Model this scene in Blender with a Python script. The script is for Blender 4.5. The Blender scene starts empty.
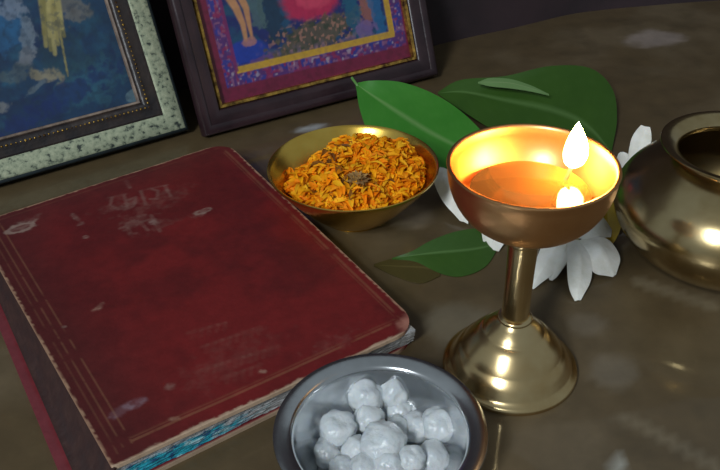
import bpy, bmesh, math, random
import numpy as np
from mathutils import Vector, Matrix, noise as mnoise

random.seed(7)
RNG = np.random.default_rng(11)
S = 0.01                      # the scene is described in centimetres, built in metres
PI = math.pi
C = bpy.context.scene.collection

# ------------------------------------------------------------------ camera
CAM_H, PITCH, ROLL, FPX = 32.0, 35.0, -1.5, 800.0
_p, _r = math.radians(PITCH), math.radians(ROLL)
FW = np.array([0, math.cos(_p), -math.sin(_p)])
RT0 = np.array([1.0, 0, 0])
UP0 = np.cross(RT0, FW)
RT = RT0 * math.cos(_r) + UP0 * math.sin(_r)
UP = -RT0 * math.sin(_r) + UP0 * math.cos(_r)
EYE = np.array([0, 0, CAM_H])


def ray(x, y):
    return FW * FPX + RT * (x - 360) + UP * (235 - y)


def at(x, y, z=0.0):
    """the point of the place (cm) seen at photo pixel x, y at height z"""
    d = ray(x, y)
    return EYE + d * ((z - CAM_H) / d[2])


def on_plane(x, y, O, N):
    d = ray(x, y)
    return EYE + d * (np.dot(O - EYE, N) / np.dot(d, N))


cam_d = bpy.data.cameras.new('camera')
cam_d.sensor_width = 36
cam_d.lens = FPX / 720 * 36
cam_d.clip_start = 0.01
cam = bpy.data.objects.new('camera', cam_d)
C.objects.link(cam)
M = Matrix(((RT[0], UP[0], -FW[0], 0), (RT[1], UP[1], -FW[1], 0), (RT[2], UP[2], -FW[2], CAM_H * S), (0, 0, 0, 1)))
cam.matrix_world = M
bpy.context.scene.camera = cam


# ------------------------------------------------------------------ helpers
def lin(c):
    c = np.asarray(c, float) / 255.0
    return np.where(c <= 0.04045, c / 12.92, ((c + 0.055) / 1.055) ** 2.4)


def rgba(c):
    l = lin(c)
    return (float(l[0]), float(l[1]), float(l[2]), 1.0)


def mesh_obj(name, verts, faces, mat, parent=None, smooth=True, loc=None, cols=None):
    me = bpy.data.meshes.new(name)
    v = np.asarray(verts, float) * S
    me.from_pydata(v.tolist(), [], [list(f) for f in faces])
    if cols is not None:
        ca = me.color_attributes.new('Col', 'FLOAT_COLOR', 'POINT')
        a = np.ones((len(v), 4))
        a[:, :3] = cols
        ca.data.foreach_set('color', a.ravel())
    me.update()
    bm = bmesh.new()
    bm.from_mesh(me)
    bmesh.ops.recalc_face_normals(bm, faces=bm.faces)
    bm.to_mesh(me)
    bm.free()
    if smooth:
        me.polygons.foreach_set('use_smooth', [True] * len(me.polygons))
        try:
            me.set_sharp_from_angle(angle=math.radians(50))
        except Exception:
            pass
    me.materials.append(mat)
    o = bpy.data.objects.new(name, me)
    C.objects.link(o)
    if parent:
        o.parent = parent
    if loc is not None:
        o.location = [q * S for q in loc]
    return o


def tag(o, label, cat, group=None, kind=None):
    if label:
        o['label'] = label
    if cat:
        o['category'] = cat
    if group:
        o['group'] = group
    if kind:
        o['kind'] = kind
    return o


def thing(name, label, cat, loc=(0, 0, 0), group=None):
    o = bpy.data.objects.new(name, None)
    o.empty_display_size = 0.02
    C.objects.link(o)
    o.location = [q * S for q in loc]
    return tag(o, label, cat, group)


def lathe(profile, seg=96):
    verts, faces = [], []
    n = len(profile)
    idx = []
    for r, z in profile:
        if r < 1e-6:
            idx.append([len(verts)] * seg)
            verts.append((0, 0, z))
        else:
            idx.append(list(range(len(verts), len(verts) + seg)))
            for k in range(seg):
                a = 2 * PI * k / seg
                verts.append((r * math.cos(a), r * math.sin(a), z))
    for i in range(n - 1):
        for k in range(seg):
            k2 = (k + 1) % seg
            f = []
            for q in (idx[i][k], idx[i][k2], idx[i + 1][k2], idx[i + 1][k]):
                if q not in f:
                    f.append(q)
            if len(f) >= 3:
                faces.append(f)
    return verts, faces


def smooth_curve(pts, n):
    """Catmull-Rom through pts, n samples, by chord length"""
    P = np.asarray(pts, float)
    if len(P) == 2:
        t = np.linspace(0, 1, n)[:, None]
        return P[0] * (1 - t) + P[1] * t
    d = np.r_[0, np.cumsum(np.linalg.norm(np.diff(P, axis=0), axis=1))]
    A = np.vstack([2 * P[0] - P[1], P, 2 * P[-1] - P[-2]])
    out = []
    for s in np.linspace(0, d[-1], n):
        i = min(max(np.searchsorted(d, s, 'right') - 1, 0), len(P) - 2)
        u = (s - d[i]) / max(d[i + 1] - d[i], 1e-9)
        p0, p1, p2, p3 = A[i], A[i + 1], A[i + 2], A[i + 3]
        out.append(0.5 * (2 * p1 + (p2 - p0) * u + (2 * p0 - 5 * p1 + 4 * p2 - p3) * u ** 2 + (3 * p1 - p0 - 3 * p2 + p3) * u ** 3))
    return np.array(out)


def solid_grid(G, thick, N=None):
    """closed thin solid from a grid of points G[i,j]"""
    n, m, _ = G.shape
    du = np.gradient(G, axis=0)
    dv = np.gradient(G, axis=1)
    nn = np.cross(du, dv)
    ln = np.linalg.norm(nn, axis=2, keepdims=True)
    nn = nn / np.maximum(ln, 1e-9)
    nn = np.where(ln > 1e-7, nn, np.mean(nn.reshape(-1, 3), axis=0))
    flip = 1 if np.mean(nn[..., 2]) > 0 else -1
    B = G - nn * thick * flip
    verts = np.vstack([G.reshape(-1, 3), B.reshape(-1, 3)])
    off = n * m
    faces = []
    for i in range(n - 1):
        for j in range(m - 1):
            a, b, c, d = i * m + j, (i + 1) * m + j, (i + 1) * m + j + 1, i * m + j + 1
            faces.append((a, b, c, d))
            faces.append((off + d, off + c, off + b, off + a))
    ring = [(i, 0) for i in range(n)] + [(n - 1, j) for j in range(1, m)] + [(i, m - 1) for i in range(n - 2, -1, -1)] + [(0, j) for j in range(m - 2, 0, -1)]
    for k in range(len(ring)):
        a = ring[k][0] * m + ring[k][1]
        b = ring[(k + 1) % len(ring)][0] * m + ring[(k + 1) % len(ring)][1]
        faces.append((a, b, off + b, off + a))
    return verts, faces


def blade(edge_a, mid, edge_b, n=28, m=13, thick=0.05, ripple=0.0):
    """leaf or petal lofted over two edges and a midrib (lists of points in cm)"""
    A, Mm, B = smooth_curve(edge_a, n), smooth_curve(mid, n), smooth_curve(edge_b, n)
    G = np.zeros((n, m, 3))
    for j in range(m):
        t = 2 * j / (m - 1) - 1
        if t < 0:
            G[:, j] = Mm + (A - Mm) * (-t)
        else:
            G[:, j] = Mm + (B - Mm) * t
        # cross section arches a little
        G[:, j, 2] += ripple * np.sin(np.linspace(0, 3 * PI, n)) * abs(t)
    return solid_grid(G, thick)


def petal_grid(base, tip, width, bow=0.5, cup=0.25, side=None, thick=0.05, n=20, m=9, blunt=0.75, twist=0.0):
    """one petal from base to tip (points in cm)"""
    b, t = np.asarray(base, float), np.asarray(tip, float)
    d = t - b
    L = np.linalg.norm(d)
    d = d / L
    s = np.cross(d, np.array([0, 0, 1.0])) if side is None else np.asarray(side, float)
    s = s - d * np.dot(s, d)
    s /= np.linalg.norm(s)
    up = np.cross(s, d)
    if up[2] < 0:
        up = -up
    G = np.zeros((n, m, 3))
    for i in range(n):
        u = i / (n - 1)
        w = width * (0.22 + 0.78 * math.sin(PI * min(u, 1) ** blunt) ** 0.8 if u < 1 else 0.10)
        w = max(w * 0.5, width * 0.07)
        if u > 0.9:
            w = min(w, width * 0.5 * math.sqrt(max(1 - ((u - 0.72) / 0.28) ** 2, 0.02)))
        a = twist * u
        sv = s * math.cos(a) + up * math.sin(a)
        uv = -s * math.sin(a) + up * math.cos(a)
        c = b + d * L * u + up * bow * math.sin(PI * u)
        for j in range(m):
            q = 2 * j / (m - 1) - 1
            G[i, j] = c + sv * q * w + uv * cup * (q * q - 0.3) * w + uv * 0.02 * math.cos(q * 9)
    return solid_grid(G, thick)


def join(parts):
    V, F, o = [], [], 0
    for v, f in parts:
        v = np.asarray(v, float)
        V.append(v)
        F += [tuple(i + o for i in q) for q in f]
        o += len(v)
    return np.vstack(V), F


def vnoise(x, y, seed=0):
    """smooth value noise, numpy"""
    x, y = np.asarray(x, float), np.asarray(y, float)
    xi, yi = np.floor(x).astype(int), np.floor(y).astype(int)
    fx, fy = x - xi, y - yi
    fx, fy = fx * fx * (3 - 2 * fx), fy * fy * (3 - 2 * fy)

    def h(a, b):
        n = (a * 374761393 + b * 668265263 + seed * 974634777) & 0x7fffffff
        n = ((n ^ (n >> 13)) * 1274126177) & 0x7fffffff
        n = n ^ (n >> 16)
        return (n & 0xffff) / 65535.0
    return (h(xi, yi) * (1 - fx) + h(xi + 1, yi) * fx) * (1 - fy) + (h(xi, yi + 1) * (1 - fx) + h(xi + 1, yi + 1) * fx) * fy


def fbm(x, y, seed=0, o=4):
    a, s, t = 0.5, 0, 0
    for k in range(o):
        s = s + a * vnoise(x * 2 ** k, y * 2 ** k, seed + k)
        t += a
        a *= 0.5
    return s / t


def sm(e0, e1, x):
    t = np.clip((x - e0) / (e1 - e0), 0, 1)
    return t * t * (3 - 2 * t)


def mixc(base, col, f):
    return base * (1 - f[:, None]) + lin(col)[None, :] * f[:, None]


# ------------------------------------------------------------------ materials
def new_mat(name):
    m = bpy.data.materials.new(name)
    m.use_nodes = True
    nt = m.node_tree
    return m, nt, nt.nodes['Principled BSDF']


def node(nt, kind, **kw):
    n = nt.nodes.new(kind)
    for k, v in kw.items():
        if k in n.inputs:
            n.inputs[k].default_value = v
        else:
            setattr(n, k, v)
    return n


def plain(name, col, rough=0.5, metal=0.0, noise=0.0, nscale=40, bump=0.0, bscale=80, col2=None, spec=0.5, coat=0.0, sss=0.0, trans=0.0, croughness=0.15, vary_rough=0.0):
    m, nt, b = new_mat(name)
    b.inputs['Base Color'].default_value = rgba(col)
    b.inputs['Roughness'].default_value = rough
    b.inputs['Metallic'].default_value = metal
    b.inputs['Specular IOR Level'].default_value = spec
    b.inputs['Coat Weight'].default_value = coat
    b.inputs['Coat Roughness'].default_value = croughness
    b.inputs['Subsurface Weight'].default_value = sss
    b.inputs['Subsurface Radius'].default_value = (0.006, 0.005, 0.004)
    b.inputs['Transmission Weight'].default_value = trans
    tc = node(nt, 'ShaderNodeTexCoord')
    if noise or col2 is not None:
        n = node(nt, 'ShaderNodeTexNoise', Scale=nscale, Detail=5.0, Roughness=0.6)
        nt.links.new(tc.outputs['Object'], n.inputs['Vector'])
        r = node(nt, 'ShaderNodeValToRGB')
        r.color_ramp.elements[0].position = 0.35
        r.color_ramp.elements[1].position = 0.65
        c = np.asarray(col, float)
        r.color_ramp.elements[0].color = rgba(c)
        r.color_ramp.elements[1].color = rgba(col2 if col2 is not None else np.clip(c * (1 + noise), 0, 255))
        nt.links.new(n.outputs['Fac'], r.inputs['Fac'])
        nt.links.new(r.outputs['Color'], b.inputs['Base Color'])
        if vary_rough:
            mr = node(nt, 'ShaderNodeMapRange')
            mr.inputs['To Min'].default_value = max(rough - vary_rough, 0.03)
            mr.inputs['To Max'].default_value = rough + vary_rough
            nt.links.new(n.outputs['Fac'], mr.inputs['Value'])
            nt.links.new(mr.outputs['Result'], b.inputs['Roughness'])
    if bump:
        n2 = node(nt, 'ShaderNodeTexNoise', Scale=bscale, Detail=4.0)
        nt.links.new(tc.outputs['Object'], n2.inputs['Vector'])
        bp = node(nt, 'ShaderNodeBump', Strength=bump, Distance=0.002)
        nt.links.new(n2.outputs['Fac'], bp.inputs['Height'])
        nt.links.new(bp.outputs['Normal'], b.inputs['Normal'])
    return m


def attr_mat(name, rough=0.5, bump=0.0, bscale=150, spec=0.5, coat=0.0, croughness=0.2, translucent=0.0, nmix=0.0, nscale=200, bdist=0.001):
    m, nt, b = new_mat(name)
    a = node(nt, 'ShaderNodeVertexColor', layer_name='Col')
    col = a.outputs['Color']
    tc = node(nt, 'ShaderNodeTexCoord')
    if nmix:
        n = node(nt, 'ShaderNodeTexNoise', Scale=nscale, Detail=6.0, Roughness=0.65)
        nt.links.new(tc.outputs['Object'], n.inputs['Vector'])
        mr = node(nt, 'ShaderNodeMapRange')
        mr.inputs['From Min'].default_value = 0.3
        mr.inputs['From Max'].default_value = 0.7
        mr.inputs['To Min'].default_value = 1 - nmix
        mr.inputs['To Max'].default_value = 1 + nmix
        nt.links.new(n.outputs['Fac'], mr.inputs['Value'])
        mx = node(nt, 'ShaderNodeVectorMath', operation='SCALE')
        nt.links.new(col, mx.inputs[0])
        nt.links.new(mr.outputs['Result'], mx.inputs['Scale'])
        col = mx.outputs['Vector']
    nt.links.new(col, b.inputs['Base Color'])
    b.inputs['Roughness'].default_value = rough
    b.inputs['Specular IOR Level'].default_value = spec
    b.inputs['Coat Weight'].default_value = coat
    b.inputs['Coat Roughness'].default_value = croughness
    if bump:
        n2 = node(nt, 'ShaderNodeTexNoise', Scale=bscale, Detail=5.0)
        nt.links.new(tc.outputs['Object'], n2.inputs['Vector'])
        bp = node(nt, 'ShaderNodeBump', Strength=bump, Distance=bdist)
        nt.links.new(n2.outputs['Fac'], bp.inputs['Height'])
        nt.links.new(bp.outputs['Normal'], b.inputs['Normal'])
    if translucent:
        t = node(nt, 'ShaderNodeBsdfTranslucent')
        nt.links.new(col, t.inputs['Color'])
        mx = node(nt, 'ShaderNodeMixShader')
        mx.inputs['Fac'].default_value = translucent
        nt.links.new(b.outputs['BSDF'], mx.inputs[1])
        nt.links.new(t.outputs['BSDF'], mx.inputs[2])
        nt.links.new(mx.outputs['Shader'], nt.nodes['Material Output'].inputs['Surface'])
    return m


M_brass = plain('brass', (214, 190, 142), rough=0.25, metal=1.0, col2=(196, 166, 116), nscale=35, bump=0.05, bscale=60, vary_rough=0.06)
M_copper = plain('copper_brass', (222, 170, 116), rough=0.36, metal=1.0, col2=(208, 154, 102), nscale=30, bump=0.04, bscale=70, vary_rough=0.05)
M_gold = plain('yellow_brass', (240, 202, 100), rough=0.24, metal=1.0, col2=(222, 180, 80), nscale=40, bump=0.04, bscale=60, vary_rough=0.05)
M_pot = plain('old_brass', (200, 180, 136), rough=0.22, metal=1.0, col2=(160, 136, 90), nscale=22, bump=0.10, bscale=45, vary_rough=0.08)
M_steel = plain('steel', (214, 216, 218), rough=0.2, metal=1.0, col2=(186, 188, 190), nscale=30, bump=0.03, bscale=80, vary_rough=0.05)
M_wall = plain('dark_wall_paint', (52, 37, 41), rough=0.75, col2=(36, 27, 31), nscale=9, bump=0.4, bscale=30)
M_floor = attr_mat('polished_cement', rough=0.42, bump=0.25, bscale=60, spec=0.5, coat=0.4, croughness=0.05, nmix=0.14, nscale=45)
M_book = attr_mat('worn_red_leather', rough=0.55, bump=0.25, bscale=420, spec=0.35, nmix=0.14, nscale=130, bdist=0.0006)
M_print = attr_mat('laminated_print', rough=0.5, coat=0.25, croughness=0.25)
M_pages = attr_mat('page_edges', rough=0.85, bump=0.5, bscale=900)
M_spine = attr_mat('old_spine_leather', rough=0.65, bump=0.5, bscale=250, nmix=0.15)
M_darkwood = plain('dark_wood', (36, 22, 27), rough=0.33, col2=(54, 36, 40), nscale=30, bump=0.2, bscale=90)
M_brownwood = plain('brown_wood', (52, 42, 38), rough=0.4, col2=(32, 28, 30), nscale=70, bump=0.4, bscale=160)
M_tealedge = plain('dark_teal_wood', (34, 46, 50), rough=0.6, col2=(24, 30, 34), nscale=60, bump=0.3)
M_gilt = plain('gilt', (222, 176, 84), rough=0.35, metal=0.9, col2=(90, 64, 38), nscale=120, bump=0.3, bscale=300)


def flake_mat():
    m, nt, b = new_mat('flaking_cream_paint')
    tc = node(nt, 'ShaderNodeTexCoord')
    n = node(nt, 'ShaderNodeTexNoise', Scale=230.0, Detail=4.0, Roughness=0.6)
    nt.links.new(tc.outputs['Object'], n.inputs['Vector'])
    r = node(nt, 'ShaderNodeValToRGB')
    r.color_ramp.elements[0].position = 0.34
    r.color_ramp.elements[0].color = rgba((52, 60, 56))
    r.color_ramp.elements[1].position = 0.46
    r.color_ramp.elements[1].color = rgba((150, 158, 132))
    e = r.color_ramp.elements.new(0.7)
    e.color = rgba((182, 186, 156))
    nt.links.new(n.outputs['Fac'], r.inputs['Fac'])
    nt.links.new(r.outputs['Color'], b.inputs['Base Color'])
    b.inputs['Roughness'].default_value = 0.7
    bp = node(nt, 'ShaderNodeBump', Strength=0.6, Distance=0.001)
    nt.links.new(n.outputs['Fac'], bp.inputs['Height'])
    nt.links.new(bp.outputs['Normal'], b.inputs['Normal'])
    return m


M_flake = flake_mat()


def leaf_mat(name, c1, c2, vein):
    m, nt, b = new_mat(name)
    a = node(nt, 'ShaderNodeVertexColor', layer_name='Col')
    tc = node(nt, 'ShaderNodeTexCoord')
    n = node(nt, 'ShaderNodeTexNoise', Scale=40.0, Detail=4.0)
    nt.links.new(tc.outputs['Object'], n.inputs['Vector'])
    r = node(nt, 'ShaderNodeMix', data_type='RGBA')
    r.inputs[6].default_value = rgba(c1)
    r.inputs[7].default_value = rgba(c2)
    nt.links.new(n.outputs['Fac'], r.inputs[0])
    v = node(nt, 'ShaderNodeMix', data_type='RGBA')
    nt.links.new(a.outputs['Color'], v.inputs[0])
    nt.links.new(r.outputs[2], v.inputs[6])
    v.inputs[7].default_value = rgba(vein)
    nt.links.new(v.outputs[2], b.inputs['Base Color'])
    b.inputs['Roughness'].default_value = 0.4
    t = node(nt, 'ShaderNodeBsdfTranslucent')
    nt.links.new(v.outputs[2], t.inputs['Color'])
    mx = node(nt, 'ShaderNodeMixShader')
    mx.inputs['Fac'].default_value = 0.25
    nt.links.new(b.outputs['BSDF'], mx.inputs[1])
    nt.links.new(t.outputs['BSDF'], mx.inputs[2])
    nt.links.new(mx.outputs['Shader'], nt.nodes['Material Output'].inputs['Surface'])
    return m


M_leaf = leaf_mat('fresh_leaf', (54, 128, 40), (78, 150, 56), (140, 178, 110))
M_leafdark = leaf_mat('deep_green_leaf', (54, 88, 34), (68, 104, 38), (110, 146, 84))
M_leafyellow = leaf_mat('yellowing_leaf', (216, 184, 56), (196, 164, 52), (226, 206, 120))
M_petal = plain('white_petal', (220, 218, 206), rough=0.5, col2=(240, 238, 232), nscale=60, bump=0.25, bscale=160, sss=0.3)
M_pistil = plain('cream_flower_centre', (214, 196, 140), rough=0.6, noise=0.1, bump=0.3)
M_sugar = plain('rock_sugar', (228, 236, 240), rough=0.25, col2=(244, 247, 248), nscale=90, bump=0.5, bscale=260, sss=0.4, trans=0.35)
M_marigold = attr_mat('marigold_petal', rough=0.7, spec=0.2, translucent=0.15)
M_dry = plain('dried_flower', (186, 146, 84), rough=0.8, col2=(130, 92, 52), nscale=200, bump=0.5)


def oil_mat():
    m, nt, b = new_mat('lamp_oil')
    nt.nodes.remove(b)
    tr = node(nt, 'ShaderNodeBsdfTransparent')
    tr.inputs['Color'].default_value = (.92, .70, .42, 1)
    gl = node(nt, 'ShaderNodeBsdfGlossy')
    gl.inputs['Roughness'].default_value = 0.05
    fr = node(nt, 'ShaderNodeFresnel')
    fr.inputs['IOR'].default_value = 1.6
    tc = node(nt, 'ShaderNodeTexCoord')
    n = node(nt, 'ShaderNodeTexNoise', Scale=60.0, Detail=2.0)
    nt.links.new(tc.outputs['Object'], n.inputs['Vector'])
    bp = node(nt, 'ShaderNodeBump', Strength=0.10, Distance=0.002)
    nt.links.new(n.outputs['Fac'], bp.inputs['Height'])
    nt.links.new(bp.outputs['Normal'], gl.inputs['Normal'])
    nt.links.new(bp.outputs['Normal'], fr.inputs['Normal'])
    df = node(nt, 'ShaderNodeBsdfDiffuse')
    df.inputs['Color'].default_value = rgba((206, 142, 70))
    m0 = node(nt, 'ShaderNodeMixShader')
    m0.inputs['Fac'].default_value = .38
    nt.links.new(tr.outputs[0], m0.inputs[1])
    nt.links.new(df.outputs[0], m0.inputs[2])
    mx = node(nt, 'ShaderNodeMixShader')
    nt.links.new(fr.outputs[0], mx.inputs['Fac'])
    nt.links.new(m0.outputs[0], mx.inputs[1])
    nt.links.new(gl.outputs[0], mx.inputs[2])
    nt.links.new(mx.outputs[0], nt.nodes['Material Output'].inputs['Surface'])
    return m


def flame_mat():
    m, nt, b = new_mat('flame')
    nt.nodes.remove(b)
    e = node(nt, 'ShaderNodeEmission')
    e.inputs['Color'].default_value = (1.0, 0.52, 0.15, 1)
    e.inputs['Strength'].default_value = FLAME
    nt.links.new(e.outputs[0], nt.nodes['Material Output'].inputs['Surface'])
    return m


FLAME = 120.0

# ------------------------------------------------------------------ setting: floor and wall
x0, x1, y0, y1, st = -62, 78, -12, 116, 0.5
gx, gy = np.arange(x0, x1 + .01, st), np.arange(y0, y1 + .01, st)
X, Y = np.meshgrid(gx, gy, indexing='ij')
fx, fy = X.ravel(), Y.ravel()
n1 = fbm(fx / 9, fy / 9, 3)
n2 = fbm(fx / 2.2, fy / 2.2, 9)
col = np.tile(lin((86, 71, 48)), (len(fx), 1))
col = mixc(col, (112, 98, 76), sm(.45, .75, n1) * .5)
col = mixc(col, (72, 60, 40), sm(.5, .75, 1 - n2) * .45)


def spot(col, px, py, r, c, amt, stretch=1.0, ang=0.0):
    p = at(px, py, 0)
    dx, dy = fx - p[0], fy - p[1]
    a = math.radians(ang)
    u, v = dx * math.cos(a) + dy * math.sin(a), (-dx * math.sin(a) + dy * math.cos(a)) * stretch
    d = np.hypot(u, v) / r + (fbm(fx / 1.5, fy / 1.5, 21) - .5) * .7
    return mixc(col, c, (1 - sm(.5, 1.0, d)) * amt)


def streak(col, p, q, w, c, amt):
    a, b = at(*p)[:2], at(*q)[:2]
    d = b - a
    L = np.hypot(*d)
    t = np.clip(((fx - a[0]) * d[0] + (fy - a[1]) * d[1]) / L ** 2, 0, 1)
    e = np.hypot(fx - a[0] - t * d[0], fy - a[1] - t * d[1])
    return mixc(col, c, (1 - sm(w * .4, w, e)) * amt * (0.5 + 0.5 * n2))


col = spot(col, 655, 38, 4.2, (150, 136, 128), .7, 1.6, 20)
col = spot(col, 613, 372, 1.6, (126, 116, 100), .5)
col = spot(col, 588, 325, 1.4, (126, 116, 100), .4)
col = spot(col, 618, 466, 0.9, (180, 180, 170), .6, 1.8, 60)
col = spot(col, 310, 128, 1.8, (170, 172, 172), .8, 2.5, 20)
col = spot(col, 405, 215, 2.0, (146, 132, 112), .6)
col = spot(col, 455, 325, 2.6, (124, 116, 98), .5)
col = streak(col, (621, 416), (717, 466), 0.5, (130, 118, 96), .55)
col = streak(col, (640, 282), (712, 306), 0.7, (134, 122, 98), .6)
fz = np.zeros(len(fx))
nX, nY = X.shape
fl_faces = [(i * nY + j, (i + 1) * nY + j, (i + 1) * nY + j + 1, i * nY + j + 1) for i in range(nX - 1) for j in range(nY - 1)]
fv = np.c_[fx, fy, fz]
# give the slab real thickness
b0 = len(fv)
fv = np.vstack([fv, [[x0, y0, -4], [gx[-1], y0, -4], [gx[-1], gy[-1], -4], [x0, gy[-1], -4]]])
c00, c10, c11, c01 = 0, (nX - 1) * nY, nX * nY - 1, nY - 1
fl_faces += [(b0 + 3, b0 + 2, b0 + 1, b0)]
fl_faces += [tuple([i * nY for i in range(nX)] + [b0 + 1, b0]), tuple([i * nY + nY - 1 for i in range(nX - 1, -1, -1)] + [b0 + 3, b0 + 2])]
fl_faces += [tuple([j for j in range(nY - 1, -1, -1)] + [b0, b0 + 3]), tuple([(nX - 1) * nY + j for j in range(nY)] + [b0 + 2, b0 + 1])]
col = np.vstack([col, np.tile(lin((86, 71, 48)), (4, 1))])
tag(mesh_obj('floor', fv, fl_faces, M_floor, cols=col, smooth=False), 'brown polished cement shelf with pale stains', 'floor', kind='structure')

WL = [np.array([-62.0, 47.0]), at(448, 43)[:2] + np.array([-22.0, -8.0]), at(448, 43)[:2], at(584, 12)[:2], at(720, 0)[:2], np.array([78.0, 100.0])]
nz, wz = 24, 70.0
cur = smooth_curve([np.r_[p, 0] for p in WL], 90)
G = np.zeros((90, nz, 3))
for j in range(nz):
    z = wz * j / (nz - 1)
    G[:, j] = cur
    G[:, j, 2] = z
    for i in range(90):
        G[i, j, 1] += 0.5 * (mnoise.noise(Vector((cur[i, 0] * .12, z * .03, 4))))
v, f = solid_grid(G, 5)
# thickness must go away from the room
v = np.array(v)
v[90 * nz:] = G.reshape(-1, 3) + np.array([-2.0, 6.0, 0])
tag(mesh_obj('wall_back', v, f, M_wall), 'dark purple wall behind the shrine shelf', 'wall', kind='structure')


# ------------------------------------------------------------------ framed pictures
def frame_axes(A, B, lean, D):
    zf = D * math.sin(math.radians(lean))     # the front edge of a leaning frame stands a little off the floor
    a, b = at(*A, zf), at(*B, zf)
    u = (b - a) / np.linalg.norm(b - a)
    n = np.array([-u[1], u[0], 0])
    t = math.radians(lean)
    up = np.array([0, 0, 1]) * math.cos(t) + n * math.sin(t)
    out = np.cross(u, up)          # towards the room
    return a, b, u, up, out


def frame_part(name, prof, W, H, mat, parent, W0=0.0):
    """prof: list of (inset, height) swept round the rectangle W x H (local x right, y up, z to the room)"""
    V, F = [], []
    for ins, h in prof:
        V += [(W0 + ins, ins, h), (W - ins, ins, h), (W - ins, H - ins, h), (W0 + ins, H - ins, h)]
    for k in range(len(prof) - 1):
        for q in range(4):
            q2 = (q + 1) % 4
            F.append((4 * k + q, 4 * k + q2, 4 * k + 4 + q2, 4 * k + 4 + q))
    # subdivide so bumps and bevel read
    return mesh_obj(name, V, F, mat, parent, smooth=True)


def beads(parent, W, H, ins, h, mat, name, r=.13, step=.36):
    parts = []
    bm = bmesh.new()
    bmesh.ops.create_icosphere(bm, subdivisions=1, radius=1)
    bv = np.array([q.co[:] for q in bm.verts])
    bf = [[q.index for q in f_.verts] for f_ in bm.faces]
    bm.free()
    xs = np.arange(ins, W - ins + .01, step)
    ys = np.arange(ins, H - ins + .01, step)
    for x in xs:
        for yy in (ins, H - ins):
            parts.append((bv * r * random.uniform(.6, 1.05) + [x, yy, h], bf))
    for y in ys:
        for xx in (ins, W - ins):
            parts.append((bv * r * random.uniform(.6, 1.05) + [xx, y, h], bf))
    v, f_ = join(parts)
    return mesh_obj(name, v, f_, mat, parent)


def print_sheet(name, x0, x1, y0, y1, z, mat, parent, paint, step=0.09):
    xs = np.linspace(x0, x1, int((x1 - x0) / step) + 1)
    ys = np.linspace(y0, y1, int((y1 - y0) / step) + 1)
    Xx, Yy = np.meshgrid(xs, ys, indexing='ij')
    n, m = Xx.shape
    v = np.c_[Xx.ravel(), Yy.ravel(), np.full(n * m, z)]
    f = [(i * m + j, (i + 1) * m + j, (i + 1) * m + j + 1, i * m + j + 1) for i in range(n - 1) for j in range(m - 1)]
    # a sheet of board with a little depth
    o = len(v)
    v = np.vstack([v, [[x0, y0, z - .15], [x1, y0, z - .15], [x1, y1, z - .15], [x0, y1, z - .15]]])
    f += [(o + 3, o + 2, o + 1, o)]
    c = paint(Xx.ravel(), Yy.ravel())
    c = np.vstack([c, np.tile(lin((90, 80, 70)), (4, 1))])
    return mesh_obj(name, v, f, mat, parent, cols=c, smooth=False)


def place_frame(root, a, u, up, out):
    root.matrix_world = Matrix(((u[0], up[0], out[0], a[0] * S), (u[1], up[1], out[1], a[1] * S), (u[2], up[2], out[2], a[2] * S), (0, 0, 0, 1)))


def dist_seg(x, y, pts):
    d = np.full(len(x), 1e9)
    tt = np.zeros(len(x))
    P = np.asarray(pts, float)
    for k in range(len(P) - 1):
        a, b = P[k], P[k + 1]
        e = b - a
        t = np.clip(((x - a[0]) * e[0] + (y - a[1]) * e[1]) / (e @ e), 0, 1)
        q = np.hypot(x - a[0] - t * e[0], y - a[1] - t * e[1])
        tt = np.where(q < d, (k + t) / (len(P) - 1), tt)
        d = np.minimum(d, q)
    return d, tt


# ---- left frame
LEAN1 = 25.0
D1 = 1.3
a, b, u, up, out = frame_axes((-150, 228), (190, 130), LEAN1, D1)
W1 = np.linalg.norm(b - a)
H1 = 26.0
fr1 = thing('picture_frame', 'picture frame with chipped cream border and blue print, above the red book', 'picture frame')
place_frame(fr1, a - out * D1, u, up, out)
bpy.context.view_layer.update()
fo = np.array(fr1.matrix_world.translation) / S


def to_local(fo, u, up, out, h):
    def g(px, py):
        p = on_plane(px, py, fo + out * h, out) - fo
        return np.array([np.dot(p, u), np.dot(p, up)])
    return g


L1 = to_local(fo, u, up, out, 0.45)
frame_part('outer_moulding', [(0.6, 0), (0, 0), (0, 1.05), (0.12, 1.25), (0.32, 1.32)], W1, H1, M_tealedge, fr1)
frame_part('cream_border', [(0.32, 1.32), (0.45, 1.42), (1.7, 1.45), (1.82, 1.3)], W1, H1, M_flake, fr1)['label'] = 'flaking cream painted border'
frame_part('inner_moulding', [(1.82, 1.3), (1.95, 1.05), (2.35, 1.0), (2.6, 1.1), (2.95, 1.05), (3.2, .75), (3.25, .3)], W1, H1, M_brownwood, fr1)
frame_part('slip', [(3.2, .76), (3.26, .82), (3.4, .74), (3.44, .4)], W1, H1, plain('worn_pale_slip', (140, 120, 104), rough=.5, col2=(84, 70, 62), nscale=90), fr1)
beads(fr1, W1, H1, 2.72, 1.08, M_gilt, 'gilt_beading', r=.12)
frame_part('backing', [(0.6, 0.0), (1.2, -.02), (3.9, -.02), (min(W1, H1) / 2, -.02)], W1, H1, M_brownwood, fr1)


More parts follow.
